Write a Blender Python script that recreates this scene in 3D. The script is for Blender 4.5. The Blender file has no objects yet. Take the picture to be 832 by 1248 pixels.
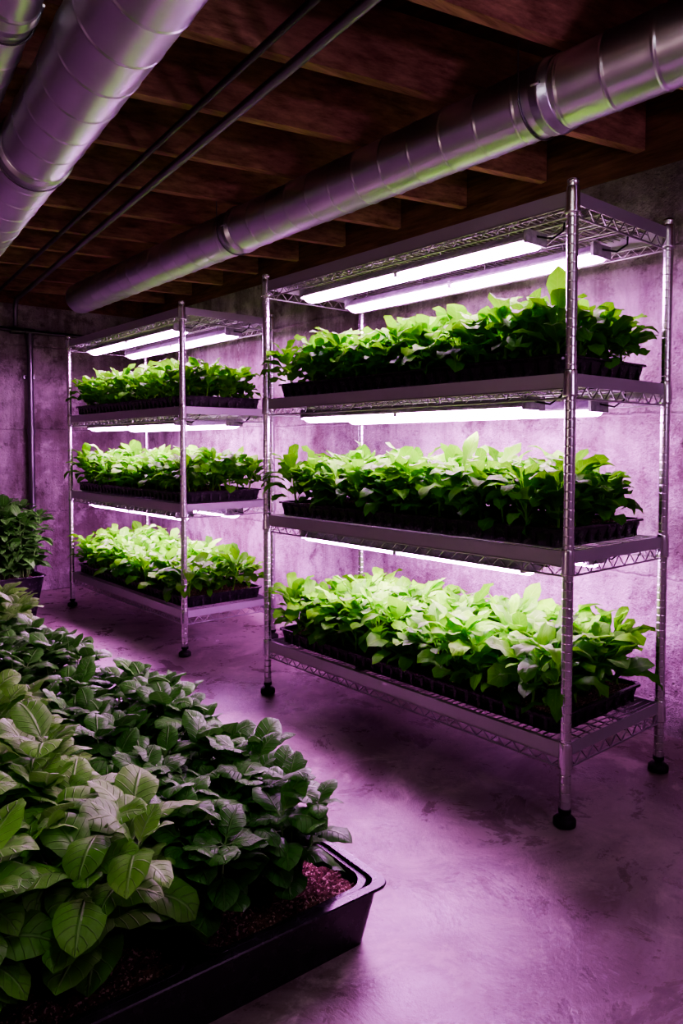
import bpy, math, numpy as np
from mathutils import Vector
R = np.random.RandomState(7)
scene = bpy.context.scene
COL = scene.collection

# ------------------------------------------------------------------ nodes
def new_mat(name):
    m = bpy.data.materials.new(name); m.use_nodes = True
    nt = m.node_tree; nt.nodes.clear()
    out = nt.nodes.new('ShaderNodeOutputMaterial')
    return m, nt, out
def N(nt, t, **kw):
    n = nt.nodes.new(t)
    for k, v in kw.items():
        if k in n.inputs: n.inputs[k].default_value = v
        else: setattr(n, k, v)
    return n
def math_n(nt, op, a, b=None, c=None, clamp=False):
    n = nt.nodes.new('ShaderNodeMath'); n.operation = op; n.use_clamp = clamp
    for i, x in enumerate((a, b, c)):
        if x is None: continue
        if isinstance(x, (int, float)): n.inputs[i].default_value = x
        else: nt.links.new(x, n.inputs[i])
    return n.outputs[0]
def mix_c(nt, f, a, b, mode='MIX'):
    n = nt.nodes.new('ShaderNodeMix'); n.data_type = 'RGBA'; n.blend_type = mode
    for s, x in ((n.inputs[0], f), (n.inputs[6], a), (n.inputs[7], b)):
        if isinstance(x, (int, float)): s.default_value = x
        elif isinstance(x, tuple): s.default_value = (*x, 1) if len(x) == 3 else x
        else: nt.links.new(x, s)
    return n.outputs[2]
def maprange(nt, v, a, b, c=0.0, d=1.0):
    n = nt.nodes.new('ShaderNodeMapRange'); nt.links.new(v, n.inputs[0])
    n.inputs[1].default_value = a; n.inputs[2].default_value = b
    n.inputs[3].default_value = c; n.inputs[4].default_value = d
    return n.outputs[0]
def noise(nt, scale, detail=4, rough=0.6, vec=None, mscale=None, dist=0.0):
    n = N(nt, 'ShaderNodeTexNoise'); n.inputs['Scale'].default_value = scale
    n.inputs['Detail'].default_value = detail; n.inputs['Roughness'].default_value = rough
    n.inputs['Distortion'].default_value = dist
    if vec is None:
        tc = N(nt, 'ShaderNodeTexCoord'); vec = tc.outputs['Object']
    if mscale:
        mp = N(nt, 'ShaderNodeMapping'); mp.inputs['Scale'].default_value = mscale
        nt.links.new(vec, mp.inputs[0]); vec = mp.outputs[0]
    nt.links.new(vec, n.inputs['Vector'])
    return n.outputs['Fac']
def bsdf(nt, out, col=None, rough=0.5, metal=0.0, spec=0.5):
    b = N(nt, 'ShaderNodeBsdfPrincipled')
    if isinstance(col, tuple): b.inputs['Base Color'].default_value = (*col, 1)
    elif col is not None: nt.links.new(col, b.inputs['Base Color'])
    if isinstance(rough, (int, float)): b.inputs['Roughness'].default_value = rough
    else: nt.links.new(rough, b.inputs['Roughness'])
    b.inputs['Metallic'].default_value = metal
    b.inputs['Specular IOR Level'].default_value = spec
    nt.links.new(b.outputs[0], out.inputs[0])
    return b
def bump(nt, b, h, strength=0.3, dist=0.01):
    n = N(nt, 'ShaderNodeBump'); n.inputs['Strength'].default_value = strength
    n.inputs['Distance'].default_value = dist
    nt.links.new(h, n.inputs['Height']); nt.links.new(n.outputs[0], b.inputs['Normal'])

def mat_concrete_wall():
    m, nt, out = new_mat('concrete_wall')
    big = noise(nt, 1.6, 8, 0.68, dist=0.6); mid = noise(nt, 6, 8, 0.72); fine = noise(nt, 60, 4, 0.7)
    streak = noise(nt, 2.2, 6, 0.7, mscale=(3, 3, 0.35)); sp2 = noise(nt, 26, 5, 0.7)
    c = mix_c(nt, maprange(nt, big, 0.40, 0.60), (0.27, 0.235, 0.235), (0.58, 0.54, 0.54))
    c = mix_c(nt, maprange(nt, streak, 0.45, 0.66, 0, 0.75), c, (0.18, 0.14, 0.135))
    c = mix_c(nt, maprange(nt, mid, 0.54, 0.66, 0, 0.6), c, (0.72, 0.68, 0.68))
    c = mix_c(nt, maprange(nt, mid, 0.46, 0.36, 0, 0.75), c, (0.13, 0.10, 0.10))
    c = mix_c(nt, maprange(nt, sp2, 0.60, 0.70, 0, 0.5), c, (0.10, 0.08, 0.085))
    tc = N(nt, 'ShaderNodeTexCoord'); sp = N(nt, 'ShaderNodeSeparateXYZ'); nt.links.new(tc.outputs['Object'], sp.inputs[0])
    wob = math_n(nt, 'MULTIPLY', mid, 0.05)
    z = math_n(nt, 'ADD', sp.outputs['Z'], wob)
    fr = math_n(nt, 'PINGPONG', z, 0.31)
    line = maprange(nt, fr, 0.0, 0.008, 1, 0)
    c = mix_c(nt, math_n(nt, 'MULTIPLY', line, 0.18), c, (0.1, 0.09, 0.09))
    b = bsdf(nt, out, c, 0.85, 0, 0.25)
    vo = N(nt, 'ShaderNodeTexVoronoi'); vo.inputs['Scale'].default_value = 22; nt.links.new(tc.outputs['Object'], vo.inputs['Vector'])
    pit = maprange(nt, vo.outputs['Distance'], 0.05, 0.16, 0, 1)
    h = math_n(nt, 'ADD', math_n(nt, 'MULTIPLY', mid, 1.4), math_n(nt, 'MULTIPLY', fine, 0.4))
    h = math_n(nt, 'ADD', h, math_n(nt, 'MULTIPLY', pit, 0.25)); h = math_n(nt, 'SUBTRACT', h, math_n(nt, 'MULTIPLY', line, 0.3))
    bump(nt, b, h, 0.9, 0.035)
    return m
def mat_floor():
    m, nt, out = new_mat('concrete_floor')
    big = noise(nt, 1.3, 8, 0.66, dist=0.9); mid = noise(nt, 5, 9, 0.74, dist=0.5); fine = noise(nt, 90, 3, 0.7); sp2 = noise(nt, 22, 6, 0.75)
    c = mix_c(nt, maprange(nt, big, 0.42, 0.58), (0.20, 0.16, 0.15), (0.46, 0.395, 0.38))
    c = mix_c(nt, maprange(nt, mid, 0.53, 0.64, 0, 0.65), c, (0.62, 0.54, 0.52))
    c = mix_c(nt, maprange(nt, mid, 0.46, 0.36, 0, 0.65), c, (0.13, 0.10, 0.095))
    c = mix_c(nt, maprange(nt, sp2, 0.56, 0.68, 0, 0.5), c, (0.10, 0.078, 0.074))
    c = mix_c(nt, maprange(nt, fine, 0.60, 0.72, 0, 0.4), c, (0.09, 0.07, 0.07))
    rg = maprange(nt, mid, 0.35, 0.65, 0.20, 0.46)
    b = bsdf(nt, out, c, rg, 0, 0.55)
    h = math_n(nt, 'ADD', mid, math_n(nt, 'MULTIPLY', fine, 0.15))
    bump(nt, b, h, 0.40, 0.012)
    return m
def mat_wood(name, a, b_, ms):
    m, nt, out = new_mat(name)
    g = noise(nt, 6, 8, 0.7, mscale=ms); k = noise(nt, 2, 4)
    c = mix_c(nt, maprange(nt, g, 0.35, 0.65), a, b_)
    c = mix_c(nt, maprange(nt, k, 0.45, 0.7, 0, 0.5), c, tuple(x * 0.5 for x in a))
    b = bsdf(nt, out, c, 0.8, 0, 0.2); bump(nt, b, g, 0.3, 0.006)
    return m
def mat_metal(name, col, rough, var=0.12, scale=12, metal=1.0, rv=True):
    m, nt, out = new_mat(name)
    n1 = noise(nt, scale, 6, 0.65)
    c = mix_c(nt, maprange(nt, n1, 0.3, 0.7), tuple(x * (1 - var) for x in col), col)
    b = bsdf(nt, out, c, maprange(nt, n1, 0.3, 0.7, rough * 0.8, rough * 1.3) if rv else rough, metal)
    return m
def mat_plastic(name, col, rough=0.4):
    m, nt, out = new_mat(name)
    n1 = noise(nt, 40, 4, 0.6)
    c = mix_c(nt, maprange(nt, n1, 0.35, 0.7), col, tuple(x * 1.8 for x in col))
    b = bsdf(nt, out, c, maprange(nt, n1, 0.3, 0.7, rough * 0.85, rough * 1.2), 0, 0.5)
    bump(nt, b, n1, 0.05, 0.002)
    return m
def mat_soil():
    m, nt, out = new_mat('potting_soil')
    n1 = noise(nt, 90, 5, 0.7); n2 = noise(nt, 150, 2, 0.5)
    c = mix_c(nt, maprange(nt, n1, 0.35, 0.65), (0.045, 0.028, 0.020), (0.24, 0.145, 0.10))
    c = mix_c(nt, maprange(nt, n2, 0.58, 0.63, 0, 1), c, (0.66, 0.52, 0.40))
    b = bsdf(nt, out, c, 0.95, 0, 0.1); bump(nt, b, n1, 0.9, 0.01)
    return m
def mat_emit(name, col, strength):
    m, nt, out = new_mat(name)
    e = N(nt, 'ShaderNodeEmission'); e.inputs[0].default_value = (*col, 1); e.inputs[1].default_value = strength
    nt.links.new(e.outputs[0], out.inputs[0])
    return m
def mat_leaf(name, dark, light, vein, rough=0.42, trans=0.25, veinamt=0.5, bumps=0.4, spec=.3):
    m, nt, out = new_mat(name)
    at = N(nt, 'ShaderNodeAttribute'); at.attribute_name = 'var'
    sc = N(nt, 'ShaderNodeSeparateColor'); nt.links.new(at.outputs['Color'], sc.inputs[0])
    uv = N(nt, 'ShaderNodeUVMap'); uv.uv_map = 'UVMap'
    sp = N(nt, 'ShaderNodeSeparateXYZ'); nt.links.new(uv.outputs[0], sp.inputs[0])
    u = sp.outputs['X']; v = sp.outputs['Y']
    a = math_n(nt, 'MULTIPLY', math_n(nt, 'ABSOLUTE', math_n(nt, 'SUBTRACT', v, 0.5)), 2.0)
    mid = maprange(nt, a, 0.02, 0.10, 1, 0)
    ph = math_n(nt, 'MULTIPLY', math_n(nt, 'SUBTRACT', u, math_n(nt, 'MULTIPLY', a, 0.22)), 7.0)
    pp = math_n(nt, 'PINGPONG', ph, 0.5)
    lat = maprange(nt, pp, 0.0, 0.09, 1, 0)
    lat = math_n(nt, 'MULTIPLY', lat, maprange(nt, a, 0.5, 1.0, 0.7, 0.15))
    ve = math_n(nt, 'MAXIMUM', mid, lat)
    n1 = noise(nt, 45, 3, 0.6)
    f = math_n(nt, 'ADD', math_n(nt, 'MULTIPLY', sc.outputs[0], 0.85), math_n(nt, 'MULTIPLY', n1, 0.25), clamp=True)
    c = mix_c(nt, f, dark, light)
    c = mix_c(nt, math_n(nt, 'MULTIPLY', ve, veinamt), c, vein)
    pet = maprange(nt, u, 0.0, 0.08, 1, 0)
    c = mix_c(nt, math_n(nt, 'MULTIPLY', pet, 0.8), c, vein)
    b = N(nt, 'ShaderNodeBsdfPrincipled'); nt.links.new(c, b.inputs['Base Color'])
    b.inputs['Roughness'].default_value = rough; b.inputs['Specular IOR Level'].default_value = spec
    h = math_n(nt, 'SUBTRACT', math_n(nt, 'MULTIPLY', n1, 0.5), ve)
    bump(nt, b, h, bumps, 0.004)
    t = N(nt, 'ShaderNodeBsdfTranslucent')
    ct = mix_c(nt, 0.5, c, light); nt.links.new(ct, t.inputs[0])
    mx = N(nt, 'ShaderNodeMixShader'); mx.inputs[0].default_value = trans
    nt.links.new(b.outputs[0], mx.inputs[1]); nt.links.new(t.outputs[0], mx.inputs[2])
    nt.links.new(mx.outputs[0], out.inputs[0])
    return m

M_WALL = mat_concrete_wall(); M_FLOOR = mat_floor()
M_JOIST = mat_wood('joist_timber', (0.24, 0.125, 0.075), (0.58, 0.36, 0.22), (0.6, 6, 6))
M_RIM = mat_wood('rim_timber', (0.12, 0.055, 0.035), (0.30, 0.15, 0.095), (3, 0.6, 6))
M_DECK = mat_wood('subfloor_boards', (0.055, 0.027, 0.018), (0.12, 0.062, 0.04), (5, 0.5, 5))
M_CHROME = mat_metal('chrome_steel', (0.76, 0.75, 0.78), 0.26, 0.05, 30, rv=False)
M_WIRE = mat_metal('chrome_wire', (0.50, 0.49, 0.52), 0.38, 0.1, 30)
M_STEEL = mat_metal('brushed_steel_lip', (0.52, 0.50, 0.54), 0.5, 0.12, 25, 0.6)
M_DUCT = mat_metal('galvanised_duct', (0.70, 0.72, 0.78), 0.34, 0.08, 5, rv=False)
M_PIPE = mat_metal('dark_iron_pipe', (0.10, 0.09, 0.10), 0.38, 0.2, 20)
M_CONDUIT = mat_metal('conduit_steel', (0.24, 0.23, 0.26), 0.35, 0.2, 20)
M_BLACK = mat_plastic('black_tray_plastic', (0.015, 0.013, 0.017), 0.25)
M_RUBBER = mat_plastic('black_rubber', (0.010, 0.010, 0.010), 0.6)
M_HOUS = mat_plastic('fixture_housing', (0.30, 0.30, 0.32), 0.45)
M_SOIL = mat_soil()
LIGHTC = (0.95, 0.31, 1.0)
M_LED = mat_emit('led_diffuser', LIGHTC, 60.0)
M_LET = mat_leaf('leaf_lettuce', (0.03, 0.20, 0.008), (0.14, 0.66, 0.015), (0.24, 0.76, 0.06), 0.5, 0.34, 0.3, .4, .2)
M_SPIN = mat_leaf('leaf_spinach', (0.028, 0.18, 0.008), (0.12, 0.58, 0.015), (0.22, 0.70, 0.06), 0.5, 0.34, 0.3, .4, .2)
M_BASIL = mat_leaf('leaf_basil', (0.025, 0.14, 0.016), (0.08, 0.36, 0.04), (0.20, 0.50, 0.12), 0.42, 0.18, 0.5, 0.8, .28)
M_CHARD = mat_leaf('leaf_pepper', (0.065, 0.27, 0.03), (0.20, 0.57, 0.08), (0.38, 0.72, 0.25), 0.45, 0.24, 0.55, 0.8, .28)

# ------------------------------------------------------------------ geometry helper
class Geo:
    def __init__(s): s.v = []; s.f = []; s.sm = []
    def add(s, vs, fs, smooth=False):
        o = len(s.v); s.v.extend([tuple(map(float, p)) for p in vs])
        for f in fs: s.f.append([i + o for i in f]); s.sm.append(smooth)
    def box(s, x0, x1, y0, y1, z0, z1):
        s.add([(x0, y0, z0), (x1, y0, z0), (x1, y1, z0), (x0, y1, z0), (x0, y0, z1), (x1, y0, z1), (x1, y1, z1), (x0, y1, z1)],
              [(0, 3, 2, 1), (4, 5, 6, 7), (0, 1, 5, 4), (1, 2, 6, 5), (2, 3, 7, 6), (3, 0, 4, 7)])
    def path(s, pts, r, n=8, caps=True):
        P = [Vector(p) for p in pts]; rs = r if isinstance(r, (list, tuple)) else [r] * len(P)
        vs = []; fs = []; prev = None
        for i, p in enumerate(P):
            if i == 0: d = P[1] - P[0]
            elif i == len(P) - 1: d = P[-1] - P[-2]
            else: d = (P[i + 1] - p).normalized() + (p - P[i - 1]).normalized()
            d.normalize()
            if prev is None:
                a = d.orthogonal().normalized()
            else:
                a = prev - d * prev.dot(d); a.normalize()
            prev = a; b = d.cross(a)
            for k in range(n):
                t = 2 * math.pi * k / n
                vs.append(p + (a * math.cos(t) + b * math.sin(t)) * rs[i])
        for i in range(len(P) - 1):
            for k in range(n):
                k2 = (k + 1) % n
                fs.append((i * n + k, i * n + k2, (i + 1) * n + k2, (i + 1) * n + k))
        s.add(vs, fs, True)
        if caps:
            s.add(vs[:n], [tuple(range(n))[::-1]]); s.add(vs[-n:], [tuple(range(n))])
    def lathe(s, cx, cy, prof, n=20):
        vs = []; fs = []
        for r, z in prof:
            for k in range(n):
                t = 2 * math.pi * k / n; vs.append((cx + r * math.cos(t), cy + r * math.sin(t), z))
        for i in range(len(prof) - 1):
            for k in range(n):
                k2 = (k + 1) % n; fs.append((i * n + k, i * n + k2, (i + 1) * n + k2, (i + 1) * n + k))
        s.add(vs, fs, True)
        s.add(vs[:n], [tuple(range(n))[::-1]]); s.add(vs[-n:], [tuple(range(n))])
    def make(s, name, mat, parent=None, loc=None, bevel=0):
        me = bpy.data.meshes.new(name); me.from_pydata(s.v, [], s.f)
        me.polygons.foreach_set('use_smooth', s.sm); me.materials.append(mat); me.update()
        o = bpy.data.objects.new(name, me); COL.objects.link(o)
        if parent: o.parent = parent
        if loc: o.location = loc
        if bevel:
            b = o.modifiers.new('bevel', 'BEVEL'); b.width = bevel; b.segments = 2; b.limit_method = 'ANGLE'
        return o
def empty(name, loc):
    e = bpy.data.objects.new(name, None); e.location = loc; e.empty_display_size = 0.1; COL.objects.link(e); return e

# ------------------------------------------------------------------ room
XL, XR, YF, YB = -2.0, 2.71, -1.6, 5.70
HW = 2.13; JB = 2.20; JT = 2.42
def slab(name, b, mat):
    g = Geo(); g.box(*b); return g.make(name, mat)
slab('floor', (XL - .2, XR + .2, YF - .2, YB + .2, -0.1, 0), M_FLOOR)
slab('wall_right', (XR, XR + .2, YF - .2, YB + .2, 0, HW), M_WALL)
slab('wall_back', (XL, XR, YB, YB + .2, 0, HW), M_WALL)
slab('wall_left', (XL - .2, XL, YF - .2, YB + .2, 0, HW), M_WALL)
slab('wall_front', (XL, XR, YF - .2, YF, 0, HW), M_WALL)
slab('ceiling', (XL - .2, XR + .2, YF - .2, YB + .2, JT, JT + .05), M_DECK)
slab('trim_1', (XR - 0.01, XR + .2, YF - .2, YB + .2, HW, JT), M_RIM)
slab('trim_2', (XL, XR - .01, YB - 0.01, YB + .2, HW, JT), M_RIM)
slab('trim_3', (XL - .2, XL, YF - .2, YB + .2, HW, JT), M_RIM)
slab('trim_4', (XL, XR - .01, YF - .2, YF, HW, JT), M_RIM)

yaw = math.radians(40.3)
ang = math.radians(-13.0)
jd = Vector((math.cos(ang), math.sin(ang))); jn = Vector((-jd.y, jd.x))
n0 = jn.dot(Vector((1.338, 1.749)))
g = Geo()
for k in range(-10, 14):
    off = n0 + 0.42 * k
    lo, hi = -1e9, 1e9
    for (comp, a, b) in ((0, XL, XR - 0.012), (1, YF, YB - 0.012)):
        p0 = jn[comp] * off; dd = jd[comp]
        t1, t2 = (a - p0) / dd, (b - p0) / dd
        lo = max(lo, min(t1, t2)); hi = min(hi, max(t1, t2))
    if hi - lo < 0.3: continue
    w = 0.02
    vs = []
    for z in (JB, JT):
        for (t, sgn) in ((lo, -1), (hi, -1), (hi, 1), (lo, 1)):
            p = jn * (off + sgn * w) + jd * t; vs.append((p.x, p.y, z))
    g.add(vs, [(0, 3, 2, 1), (4, 5, 6, 7), (0, 1, 5, 4), (1, 2, 6, 5), (2, 3, 7, 6), (3, 0, 4, 7)])
    for tt in (0.9, 2.6):
        pa = jn * (off + .02) + jd * (lo + tt); pb = jn * (off + 0.40) + jd * (lo + tt)
        if max(pa.y, pb.y) < YB - .05 and min(pa.y, pb.y) > YF + .05 and XL + .1 < pa.x < XR - .1 and k % 3 == 0:
            g.path([(pa.x, pa.y, JB + .03), (pb.x, pb.y, JT - .03)], 0.012, 4)
            g.path([(pa.x, pa.y, JT - .03), (pb.x, pb.y, JB + .03)], 0.012, 4)
g.make('ceiling_joists', M_JOIST)

# ------------------------------------------------------------------ ducts
def duct(name, p0, p1, r, collars, pitch=0.14):
    p0 = Vector(p0); p1 = Vector(p1); L = (p1 - p0).length
    d = (p1 - p0).normalized(); a = Vector((0, 0, 1)); b = d.cross(a).normalized()
    a = b.cross(d).normalized()
    e = empty(name, p0)
    n = 64
    s_list = [0.0]; r_list = [r]; q = pitch * .6
    while q < L - .02:
        s_list += [q - .03, q - .009, q - .006, q - .003, q, q + .003, q + .006, q + .009, q + .03]
        r_list += [r, r, r + .0002, r + .0018, r + .0024, r + .0018, r + .0002, r, r]; q += pitch
    s_list.append(L); r_list.append(r)
    S = np.array(s_list)[:, None]; RR = np.array(r_list)[:, None]
    T = (np.arange(n) * 2 * np.pi / n)[None]
    Sx = S + 0.14 * r * np.sin(T) * (S > 0.05) * (S < L - .05)
    m = len(s_list) - 1
    A = np.array(a); B = np.array(b); D = np.array(d)
    P = Sx[..., None] * D + (RR * np.cos(T))[..., None] * A + (RR * np.sin(T))[..., None] * B
    i = np.arange(m)[:, None] * n; k = np.arange(n)[None]; k2 = (k + 1) % n
    F = np.stack([i + k, i + k2, i + n + k2, i + n + k], -1).reshape(-1, 4)
    g = Geo(); g.add(P.reshape(-1, 3), F.tolist(), True)
    g.add([P[0, q] for q in range(n)], [tuple(range(n))]); g.add([P[-1, q] for q in range(n)], [tuple(range(n))[::-1]])
    g.make('seamed_duct_body', M_DUCT, e)
    g = Geo()
    for c in collars:
        q = d * c
        g.path([q - d * .030, q - d * .029, q - d * .006, q - d * .005, q + d * .005, q + d * .006, q + d * .029, q + d * .030],
               [r, r + .0035, r + .0035, r + .007, r + .007, r + .0035, r + .0035, r], 48)
        for sg in (1, -1):
            g.path([q + b * sg * (r + .008) - d * .014, q + b * sg * (r + .008) + d * .014], .004, 8)
    g.make('joint_collars', M_DUCT, e)
    g = Geo()
    for c in collars:
        q = d * (c + .06)
        top = JB + 0.02 - p0.z
        for sgn in (1, -1):
            x = q + b * (sgn * (r + .004))
            g.path([x, Vector((x.x, x.y, top))], .0025, 6)
        pts = [q + a * (math.cos(t) * (r + .004)) + b * (math.sin(t) * (r + .004)) for t in [math.pi * (kk / 24) + math.pi / 2 for kk in range(25)]]
        g.path(pts, .003, 6)
    g.make('hanger_strap', M_CONDUIT, e)
    return e
duct('round_air_duct', (1.80, -1.55, 2.08), (1.90, 4.95, 2.08), 0.098, [2.78, 4.45])
duct('round_air_duct', (0.36, -1.55, 2.045), (1.17, 5.6, 2.045), 0.112, [1.6, 4.05, 6.0], 0.17)
duct('round_air_duct', (0.11, -1.55, 2.09), (0.70, 3.2, 2.09), 0.07, [1.5, 3.35], 0.12)

# ------------------------------------------------------------------ ceiling pipes and wall pipe run
e = empty('ceiling_pipe_pair', (0, 0, 0)); g = Geo()
g.path([(0.92, -1.5, 2.15), (1.21, 1.25, 2.15), (1.66, 5.35, 2.15), (1.68, 5.56, 2.15), (1.69, 5.62, 2.13), (1.69, 5.645, 2.08), (1.69, 5.645, 1.96)], .016, 12)
g.make('iron_pipe', M_CONDUIT, e); g = Geo()
g.path([(0.83, -1.5, 2.165), (1.115, 1.25, 2.165), (1.55, 5.69, 2.165)], .011, 12)
g.make('conduit', M_PIPE, e)
e = empty('wall_pipe_run', (0, 0, 0)); g = Geo()
g.path([(1.20, 5.655, 1.97), (1.69, 5.655, 1.93), (2.65, 5.655, 1.93)], .016, 12)
for x in (1.69, 1.79): g.path([(x - .035, 5.655, 1.93), (x + .035, 5.655, 1.93)], .024, 12)
g.make('header_pipe', M_PIPE, e); g = Geo()
g.path([(1.79, 5.655, 0), (1.79, 5.655, 1.93)], .022, 14)
for z in (.35, 1.2, 1.86): g.path([(1.79, 5.655, z - .025), (1.79, 5.655, z + .025)], .028, 14)
for z in (.6, 1.6): g.box(1.75, 1.83, 5.68, 5.70, z - .012, z + .012)
g.make('riser_pipe', M_CONDUIT, e)

# ------------------------------------------------------------------ racks
def build_rack(x0, y0, W, L, shelves, H=1.83):
    e = empty('wire_shelving_rack', (x0, y0, 0))
    post = Geo(); feet = Geo()
    for (px, py) in ((0, 0), (W, 0), (0, L), (W, L)):
        prof = [(0.0150, 0.045), (0.0160, 0.048)]
        z = 0.05
        while z < H - 0.03:
            prof += [(0.0160, z), (0.0160, z + .002), (0.0160, z + 0.0215), (0.0160, z + 0.0230), (0.0155, z + 0.0236), (0.0155, z + 0.0248)]; z += 0.0254
        prof += [(0.0160, H - .014), (0.0160, H - .012), (0.017, H - .010), (0.017, H - .003), (0.012, H)]
        post.lathe(px, py, prof, 18)
        feet.lathe(px, py, [(0.024, 0), (0.032, 0.004), (0.032, 0.020), (0.024, 0.028), (0.012, 0.030), (0.012, 0.038), (0.018, 0.040), (0.018, 0.052)], 20)
        for zt in shelves:
            post.lathe(px, py, [(0.0165, zt - .066), (0.0215, zt - .064), (0.0215, zt - .060), (0.020, zt - .04), (0.0192, zt - .01), (0.0185, zt + .006), (0.0175, zt + .009), (0.0158, zt + .010)], 18)
    post.make('corner_posts', M_CHROME, e); feet.make('levelling_feet', M_RUBBER, e)
    for si, zt in enumerate(shelves):
        lip = Geo(); wire = Geo()
        i = 0.016; t = .0016
        hb = .042
        for xx in (0.0, W): lip.box(xx - t, xx + t, i, L - i, zt - hb, zt + .001)
        for yy in (0.0, L): lip.box(i, W - i, yy - t, yy + t, zt - hb * .85, zt + .001)
        lip.box(0, .014, i, L - i, zt - .001, zt + .0015); lip.box(W - .014, W, i, L - i, zt - .001, zt + .0015)
        zl = zt - .070; rw = .0032
        for xx in (0.0, W):
            wire.path([(xx, i, zl), (xx, L - i, zl)], rw, 8); wire.path([(xx, i, zt - hb), (xx, L - i, zt - hb)], rw, 8)
            n = int((L - 2 * i) / .028); pts = [(xx, i + (L - 2 * i) * k / n, (zl if k % 2 else zt - hb)) for k in range(n + 1)]
            wire.path(pts, .0023, 6)
        for yy in (0.0, L):
            wire.path([(i, yy, zl), (W - i, yy, zl)], rw, 8)
            n = 16; pts = [(i + (W - 2 * i) * k / n, yy, (zl if k % 2 else zt - hb * .85)) for k in range(n + 1)]
            wire.path(pts, .0023, 6)
        n = int(L / .024)
        for k in range(1, n):
            y = L * k / n; wire.path([(0, y, zt - .006), (W, y, zt - .006)], .0019, 5)
        for k in range(1, 5):
            x = W * k / 5; wire.path([(x, 0, zt - .011), (x, L, zt - .011)], .0031, 6)
            m = int(L / .05)
            if k in (2, 3):
                wire.path([(x, .02 + (L - .04) * q / m, zt - (.011 if q % 2 else .036)) for q in range(m + 1)], .0021, 5)
                wire.path([(x, 0, zt - .038), (x, L, zt - .038)], .0028, 6)
        lip.make('shelf_lip_%d' % (si + 1), M_STEEL, e); wire.make('wire_shelf_%d' % (si + 1), M_WIRE, e)
    return e

def grow_light(x, y0, y1, zshelf):
    e = empty('led_grow_light', (x, y0, zshelf - .04)); L = y1 - y0
    h = Geo()
    sec = [(-.052, -.045), (-.054, -.038), (-.022, -.012), (.022, -.012), (.054, -.038), (.052, -.045), (.042, -.040), (-.042, -.040)]
    n = len(sec); vs = [(a, 0, b) for a, b in sec] + [(a, L, b) for a, b in sec]
    fs = [(k, (k + 1) % n, n + (k + 1) % n, n + k) for k in range(n)] + [tuple(range(n))[::-1], tuple(range(n, 2 * n))]
    h.add(vs, fs)
    h.box(-.054, .054, -.006, .004, -.052, -.01); h.box(-.054, .054, L - .004, L + .006, -.052, -.01)
    h.box(-.050, .050, L / 2 - .008, L / 2 + .008, -.056, -.03)
    h.make('housing', M_HOUS, e)
    c = Geo()
    for yy in (.12, L * .37, L * .63, L - .12):
        c.path([(-.03, yy, -.014), (-.03, yy, .034)], .0022, 5); c.path([(.03, yy, -.014), (.03, yy, .034)], .0022, 5)
        c.path([(-.03, yy, .034), (.03, yy, .034)], .0022, 5)
    c.make('hanging_clips', M_CHROME, e)
    d = Geo()
    for (ya, yb) in ((.006, L / 2 - .009), (L / 2 + .009, L - .006)):
        m = 6; vs = []
        for yy in (ya, yb):
            for k in range(m + 1):
                t = math.pi * k / m; vs.append((-.042 * math.cos(t), yy, -.041 - .024 * math.sin(t)))
        fs = [(k, m + 1 + k, m + 2 + k, k + 1) for k in range(m)]
        fs = [f[::-1] for f in fs]
        d.add(vs, fs, True); d.add(vs[:m + 1], [tuple(range(m + 1))]); d.add(vs[m + 1:], [tuple(range(m + 1))[::-1]])
    d.make('led_diffuser', M_LED, e)
    k = Geo(); k.path([(0, L + .004, -.025), (0.02, L + .05, -.03), (.05, L + .09, 0.0), (.10, L + .10, .03)], .003, 6)
    k.path([(0, -.004, -.025), (0.03, -.04, -.035), (.06, -.06, -0.01), (.08, -.05, .02)], .003, 6)
    k.make('power_cord', M_RUBBER, e)

SH = [0.235, 0.79, 1.295, 1.80]
RX, RW = 1.834, 0.555
racks = [(1.171, 1.495), (3.42, 1.58)]
for (y0, L) in racks:
    build_rack(RX, y0, RW, L, SH)
    for zt in SH[1:]:
        grow_light(RX + .11, y0 + .20, y0 + L - .17, zt)
        grow_light(RX + .40, y0 + .15, y0 + L - .12, zt)

# ------------------------------------------------------------------ trays
def rrect(x0, x1, y0, y1, r, n=6):
    pts = []
    for (cx, cy, a0) in ((x1 - r, y1 - r, 0), (x0 + r, y1 - r, 90), (x0 + r, y0 + r, 180), (x1 - r, y0 + r, 270)):
        for k in range(n + 1):
            t = math.radians(a0 + 90 * k / n); pts.append((cx + r * math.cos(t), cy + r * math.sin(t)))
    return pts
def tray_geo(g, W, L, H, taper=.015, rim=.012, th=.006, r=.03, z0=0, ox=0, oy=0):
    def loop(ins, z, rr): return [(ox + x, oy + y, z0 + z) for x, y in rrect(ins, W - ins, ins, L - ins, max(.005, rr))]
    loops = [loop(rim + taper, 0, r), loop(rim, H - .016, r), loop(rim, H - .006, r), loop(.001, H - .007, r), loop(0, H - .003, r), loop(.002, H, r),
             loop(rim + th, H, r), loop(rim + th + .001, H - .01, r), loop(rim + taper + th, .006, r)]
    n = len(loops[0]); vs = [p for l in loops for p in l]; fs = []
    for i in range(len(loops) - 1):
        for k in range(n): k2 = (k + 1) % n; fs.append((i * n + k, i * n + k2, (i + 1) * n + k2, (i + 1) * n + k))
    fs.append(tuple(range(n))[::-1]); fs.append(tuple(range((len(loops) - 1) * n, len(loops) * n)))
    g.add(vs, fs, False)
    return (ox + rim + taper, ox + W - rim - taper, oy + rim + taper, oy + L - rim - taper)
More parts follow.
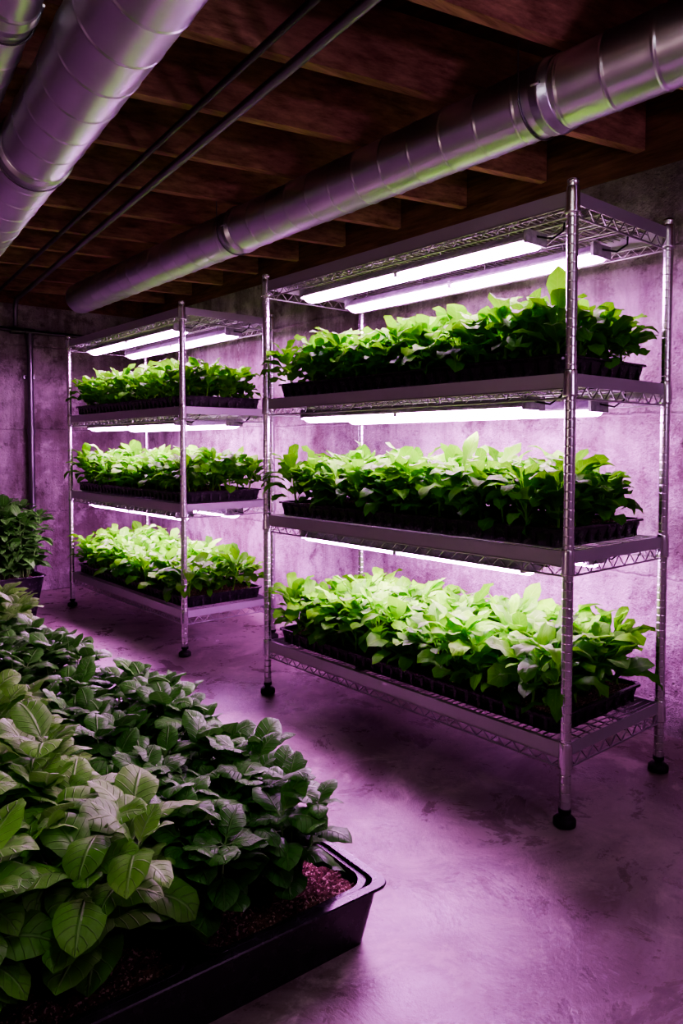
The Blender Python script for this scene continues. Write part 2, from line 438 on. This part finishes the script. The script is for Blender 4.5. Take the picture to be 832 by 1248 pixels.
def soil_geo(g, x0, x1, y0, y1, z, seed=0, amp=.008):
    rs = np.random.RandomState(seed); nx = max(3, int((x1 - x0) / .010)); ny = max(3, int((y1 - y0) / .010))
    vs = [(x0 + (x1 - x0) * i / nx, y0 + (y1 - y0) * j / ny, z + rs.rand() * amp) for j in range(ny + 1) for i in range(nx + 1)]
    fs = [(j * (nx + 1) + i, j * (nx + 1) + i + 1, (j + 1) * (nx + 1) + i + 1, (j + 1) * (nx + 1) + i) for j in range(ny) for i in range(nx)]
    g.add(vs, fs, True)

# ------------------------------------------------------------------ leaves
class Leaves:
    def __init__(s): s.V = []; s.F = []; s.UV = []; s.C = []; s.n = 0
    def add(s, base, az, el, L, W, droop, pet=.25, a=.8, b=.6, fold=.3, ripple=.15, NS=8, NC=4, roll=None, tone=None):
        base = np.asarray(base, float); n = len(az)
        az = az[:, None]
        if roll is None: roll = R.normal(0, .4, n)
        sv = np.concatenate([[0, pet * .55], np.linspace(pet, 1, NS - 1)]); c = np.linspace(-1, 1, NC + 1)
        e = el[:, None] - droop[:, None] * sv[None] ** 1.6
        ds = np.diff(sv)[None] * L[:, None]; em = (e[:, 1:] + e[:, :-1]) / 2
        r = np.concatenate([np.zeros((n, 1)), np.cumsum(np.cos(em) * ds, 1)], 1)
        z = np.concatenate([np.zeros((n, 1)), np.cumsum(np.sin(em) * ds, 1)], 1)
        t = np.clip((sv - pet) / (1 - pet), 0, 1)
        pk = a / (a + b); norm = pk ** a * (1 - pk) ** b
        w = np.maximum(t ** a * (1 - t) ** b / norm, 0.0); w = np.where(t < .02, .07, w); w = np.maximum(w, .015)
        w = w[None] * W[:, None] / 2
        Rv = np.stack([np.cos(az), np.sin(az), 0 * az], -1); Lt = np.stack([-np.sin(az), np.cos(az), 0 * az], -1)
        Z = np.array([0, 0, 1.0])
        Nn = -np.sin(e)[..., None] * Rv + np.cos(e)[..., None] * Z
        ro = roll[:, None] * sv[None]
        L2 = np.cos(ro)[..., None] * Lt + np.sin(ro)[..., None] * Nn
        N2 = -np.sin(ro)[..., None] * Lt + np.cos(ro)[..., None] * Nn
        C0 = base[:, None, :] + r[..., None] * Rv + z[..., None] * Z
        ph = R.rand(n) * 6.28
        side = (w[..., None] * c * math.cos(fold))
        rip = ripple * np.sin(sv[None, :, None] * 17 + ph[:, None, None] + c[None, None] * 1.3) * np.abs(c) ** 1.5
        puff = 0.12 * np.sin(np.pi * np.abs(c))
        nrm = w[..., None] * (np.abs(c) * math.sin(fold) + rip + puff)
        P = C0[:, :, None, :] + side[..., None] * L2[:, :, None, :] + nrm[..., None] * N2[:, :, None, :]
        ns, nc = len(sv), len(c)
        i = np.arange(ns - 1)[:, None] * nc + np.arange(nc - 1)[None]
        q = np.stack([i, i + 1, i + nc + 1, i + nc], -1).reshape(-1, 4)
        F = (q[None] + (np.arange(n) * ns * nc)[:, None, None] + s.n).reshape(-1, 4)
        uv = np.stack(np.broadcast_arrays(t[:, None], (c[None] * .5 + .5)), -1)
        s.UV.append(np.tile(uv.reshape(-1, 2), (n, 1)))
        rnd = R.rand(n) if tone is None else tone
        col = np.ones((n, ns, nc, 4)); col[..., 0] = rnd[:, None, None]; col[..., 1] = sv[None, :, None]; col[..., 2] = R.rand(n)[:, None, None]
        s.C.append(col.reshape(-1, 4)); s.V.append(P.reshape(-1, 3)); s.F.append(F); s.n += n * ns * nc
    def make(s, name, mat, parent):
        V = np.concatenate(s.V).astype(np.float32); F = np.concatenate(s.F).astype(np.int32)
        UV = np.concatenate(s.UV); C = np.concatenate(s.C).astype(np.float32)
        me = bpy.data.meshes.new(name); me.vertices.add(len(V)); me.vertices.foreach_set('co', V.ravel())
        me.loops.add(F.size); me.loops.foreach_set('vertex_index', F.ravel())
        me.polygons.add(len(F)); me.polygons.foreach_set('loop_start', np.arange(0, F.size, 4, dtype=np.int32))
        me.polygons.foreach_set('use_smooth', np.ones(len(F), bool))
        uvl = me.uv_layers.new(name='UVMap'); uvl.data.foreach_set('uv', UV[F.ravel()].astype(np.float32).ravel())
        at = me.color_attributes.new('var', 'FLOAT_COLOR', 'POINT'); at.data.foreach_set('color', C.ravel())
        me.materials.append(mat); me.update(calc_edges=True); me.validate()
        o = bpy.data.objects.new(name, me); COL.objects.link(o); o.parent = parent; return o

def lettuce(lv, st, x, y, z, h, n=30, wid=.050):
    """short-stemmed leafy green: leaves in many tiers up a soft stem"""
    k = np.arange(n) / n
    az = np.arange(n) * 2.4 + R.rand() * 6 + R.normal(0, .25, n)
    tone0 = R.normal(0, .15)
    el = np.radians(42 + 28 * k + R.normal(0, 12, n)); droop = np.radians(86 - 12 * k + R.normal(0, 26, n))
    L = h * (0.58 - .10 * k + R.normal(0, .09, n)); L = np.clip(L, h * .26, h * .70)
    W = wid * (.65 + .6 * R.rand(n)) * np.clip(L / (h * .5), .5, 1.2)
    lx, ly = R.normal(0, .14, 2)
    zz = h * (.04 + .50 * k ** .85)
    base = np.stack([x + .008 * np.cos(az) + lx * zz, y + .008 * np.sin(az) + ly * zz, z + .004 + zz], -1)
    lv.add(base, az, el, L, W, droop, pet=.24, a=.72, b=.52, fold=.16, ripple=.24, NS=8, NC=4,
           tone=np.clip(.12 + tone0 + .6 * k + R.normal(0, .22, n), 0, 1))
    st.path([(x, y, z - .005), (x + lx * h * .25, y + ly * h * .25, z + h * .25), (x + lx * h * .54, y + ly * h * .54, z + h * .55)], [.0045, .004, .0025], 6)

def bush(lv, st, x, y, z, h, spread=.12, nst=6, ll=.10, lw=.055, a=.65, b=.75, nodes=6, NS=10, NC=6, f0=.18, fold=.20):
    B, AZ, EL, LL, WW, DR, TN = [], [], [], [], [], [], []
    for q in range(nst):
        sa = 2 * math.pi * q / nst + R.normal(0, .4); lean = R.uniform(.25, 1.0) * spread if q else .01
        hh = h * R.uniform(.8, 1.0) * (1 - .28 * lean / max(spread, .01))
        top = Vector((x + lean * math.cos(sa), y + lean * math.sin(sa), z + hh * .86))
        b0 = Vector((x + .02 * math.cos(sa), y + .02 * math.sin(sa), z)); midp = b0.lerp(top, .5) + Vector((math.cos(sa), math.sin(sa), 0)) * lean * .12
        st.path([b0, midp, top], [.0035, .003, .0018], 6)
        for k in range(nodes + 1):
            f = f0 + (1 - f0) * k / nodes
            p = b0.lerp(midp, f * 2) if f < .5 else midp.lerp(top, f * 2 - 1)
            a0 = sa + k * 1.57 + R.normal(0, .25)
            m = 2 if k < nodes else 5
            for j in range(m):
                B.append(tuple(p)); AZ.append(a0 + j * 2 * math.pi / m)
                sc = (1.1 - .35 * f) * R.uniform(.8, 1.15) if k < nodes else R.uniform(.5, .95)
                EL.append(math.radians(R.uniform(10, 40) if k < nodes else R.uniform(15, 65)))
                DR.append(math.radians(R.uniform(35, 95) if k < nodes else R.uniform(25, 80)))
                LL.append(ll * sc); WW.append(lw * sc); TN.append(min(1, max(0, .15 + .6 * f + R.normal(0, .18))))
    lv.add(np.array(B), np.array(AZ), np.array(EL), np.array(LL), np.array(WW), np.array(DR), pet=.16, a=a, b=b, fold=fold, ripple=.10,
           NS=NS, NC=NC, tone=np.array(TN))

# ------------------------------------------------------------------ shelf trays
def shelf_tray(y0, L, zt, h, mat, nrow, ncol, nleaf):
    W = .50; Lt = L - .075; x0 = RX + .022; yy = y0 + .037; H = .060
    e = empty('tray_of_leafy_greens', (x0, yy, zt + .002)); g = Geo()
    ix0, ix1, iy0, iy1 = tray_geo(g, W, Lt, H, .010, .010, .004, .028)
    n = int(Lt / .05)
    for k in range(1, n):
        y = Lt * k / n; g.box(.009, .0145, y - .006, y + .006, .006, H - .012); g.box(W - .0145, W - .009, y - .006, y + .006, .006, H - .012)
    for k in range(1, 9):
        x = W * k / 9; g.box(x - .006, x + .006, .009, .0145, .006, H - .012)
    g.make('tray', M_BLACK, e)
    s = Geo(); soil_geo(s, ix0, ix1, iy0, iy1, H - .018, int(zt * 100)); s.make('soil', M_SOIL, e)
    lv = Leaves(); st = Geo()
    for i in range(nrow):
        for j in range(ncol):
            x = .062 + (W - .124) * i / (nrow - 1) + R.normal(0, .010); y = .060 + (Lt - .12) * (j + (.25 if i % 2 else -.25) * .6) / (ncol - 1) + R.normal(0, .010)
            y = min(max(y, .05), Lt - .05)
            lettuce(lv, st, x, y, H - .016, h * R.uniform(.80, 1.16), nleaf)
    lv.make('leafy_greens', mat, e); st.make('plant_stems', mat, e)
for ri, (y0, L) in enumerate(racks):
    nl = 31 if ri == 0 else 25
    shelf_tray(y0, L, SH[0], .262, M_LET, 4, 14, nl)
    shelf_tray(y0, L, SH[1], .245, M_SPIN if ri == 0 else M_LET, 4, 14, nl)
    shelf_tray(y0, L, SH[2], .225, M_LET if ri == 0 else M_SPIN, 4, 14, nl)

# ------------------------------------------------------------------ foreground planters
def planter(x0, y0, W, L, H, rot, cells):
    e = empty('planter_tray_of_herbs', (x0, y0, 0)); e.rotation_euler[2] = rot
    g = Geo(); tray_geo(g, W, L, H, .022, .016, .006, .03)
    n = int(L / .16)
    for k in range(1, n): g.box(W - .024, W - .016, L * k / n - .01, L * k / n + .01, .01, H - .015)
    g.make('outer_tray', M_BLACK, e)
    g = Geo(); s = Geo()
    bas = Leaves(); cha = Leaves(); st = Geo()
    for (cx0, cx1, cy0, cy1, kind, nx, ny, h) in cells:
        tray_geo(g, cx1 - cx0, cy1 - cy0, .118, .012, .010, .004, .05, .012, cx0, cy0)
        soil_geo(s, cx0 + .022, cx1 - .022, cy0 + .022, cy1 - .022, .104, int(cx0 * 100 + cy0 * 10), .014)
        front = .05 if cy0 < .1 else 0.0
        for i in range(nx):
            for j in range(ny):
                x = cx0 - .002 + (cx1 - cx0 - .016) * (i + .5) / nx + R.normal(0, .012); y = cy0 + .02 + front + (cy1 - cy0 - .03 - front) * (j + .5) / ny + R.normal(0, .012)
                hh = h * R.uniform(.90, 1.08)
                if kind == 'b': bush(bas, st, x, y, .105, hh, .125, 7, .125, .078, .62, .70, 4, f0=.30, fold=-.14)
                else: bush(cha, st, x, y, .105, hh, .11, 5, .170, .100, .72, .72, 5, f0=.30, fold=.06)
    g.make('inner_trays', M_BLACK, e); s.make('soil', M_SOIL, e); st.make('plant_stems', M_CHARD, e)
    if bas.n: bas.make('basil_leaves', M_BASIL, e)
    if cha.n: cha.make('pepper_leaves', M_CHARD, e)
planter(.16, 1.18, .945, 1.25, .137, math.radians(-3.0), [
    (.51, .925, .03, .62, 'b', 2, 3, .285), (.02, .49, .03, .62, 'p', 2, 3, .36),
    (.51, .925, .64, 1.23, 'b', 2, 3, .31), (.02, .49, .64, 1.23, 'p', 2, 3, .34)])
planter(.17, 2.50, .92, 1.45, .137, math.radians(-1), [
    (.48, .90, .03, .70, 'b', 2, 3, .33), (.02, .46, .03, .70, 'p', 2, 3, .34),
    (.48, .90, .73, 1.42, 'p', 2, 3, .34), (.02, .46, .73, 1.42, 'p', 2, 3, .35)])

# ------------------------------------------------------------------ potted shrub near the back wall
e = empty('potted_shrub', (1.42, 4.95, 0)); g = Geo()
tray_geo(g, .36, .36, .27, .04, .012, .006, .05, 0, -.18, -.18); g.make('pot', M_BLACK, e)
s = Geo(); soil_geo(s, -.13, .13, -.13, .13, .245, 3); s.make('soil', M_SOIL, e)
lv = Leaves(); st = Geo()
for (dx, dy) in ((0, 0), (.08, .06), (-.08, .05), (.06, -.08), (-.06, -.07)):
    bush(lv, st, dx, dy, .25, .57 * R.uniform(.9, 1.05), .18, 7, .15, .065, .75, .8, 8, 8, 4)
lv.make('leaves', M_BASIL, e); st.make('stems', M_BASIL, e)

# ------------------------------------------------------------------ lamps / world
def area(name, loc, sx, sy, power, col, rot=(0, 0, 0)):
    l = bpy.data.lights.new(name, 'AREA'); l.shape = 'RECTANGLE'; l.size = sx; l.size_y = sy; l.energy = power; l.color = col
    o = bpy.data.objects.new(name, l); o.location = loc; o.rotation_euler = rot; COL.objects.link(o); return o
def point(name, loc, r, power, col):
    l = bpy.data.lights.new(name, 'POINT'); l.shadow_soft_size = r; l.energy = power; l.color = col
    o = bpy.data.objects.new(name, l); o.location = loc; COL.objects.link(o); return o
area('ceiling_lamp', (0.55, 0.85, 2.15), .3, 1.2, 25, (1.0, 0.88, 0.92))
point('purple_fill_light', (1.4, -0.7, 1.55), .10, 17, (0.94, 0.48, 1.0))  # added purple fill out of view, for duct highlights and the front floor
point('warm_fill_light', (-1.0, 1.6, 1.0), .08, 10, (1.0, 0.74, 0.60))  # added warm fill out of view, brightens the joist undersides
w = bpy.data.worlds.new('World'); scene.world = w; w.use_nodes = True
w.node_tree.nodes['Background'].inputs[0].default_value = (.02, .015, .03, 1); w.node_tree.nodes['Background'].inputs[1].default_value = .3

# ------------------------------------------------------------------ camera
cam = bpy.data.cameras.new('camera'); co = bpy.data.objects.new('camera', cam); COL.objects.link(co)
cam.sensor_fit = 'VERTICAL'; cam.sensor_height = 36; cam.sensor_width = 24; cam.lens = 900 / 1248 * 36
co.location = (0, 0, 1.09); co.rotation_euler = (math.radians(90 - 2.54), 0, -yaw)
cam.shift_y = -40 / 1248; cam.clip_start = .02
scene.camera = co
scene.view_settings.view_transform = 'AgX'
scene.view_settings.look = 'AgX - High Contrast'
scene.view_settings.exposure = 0.5
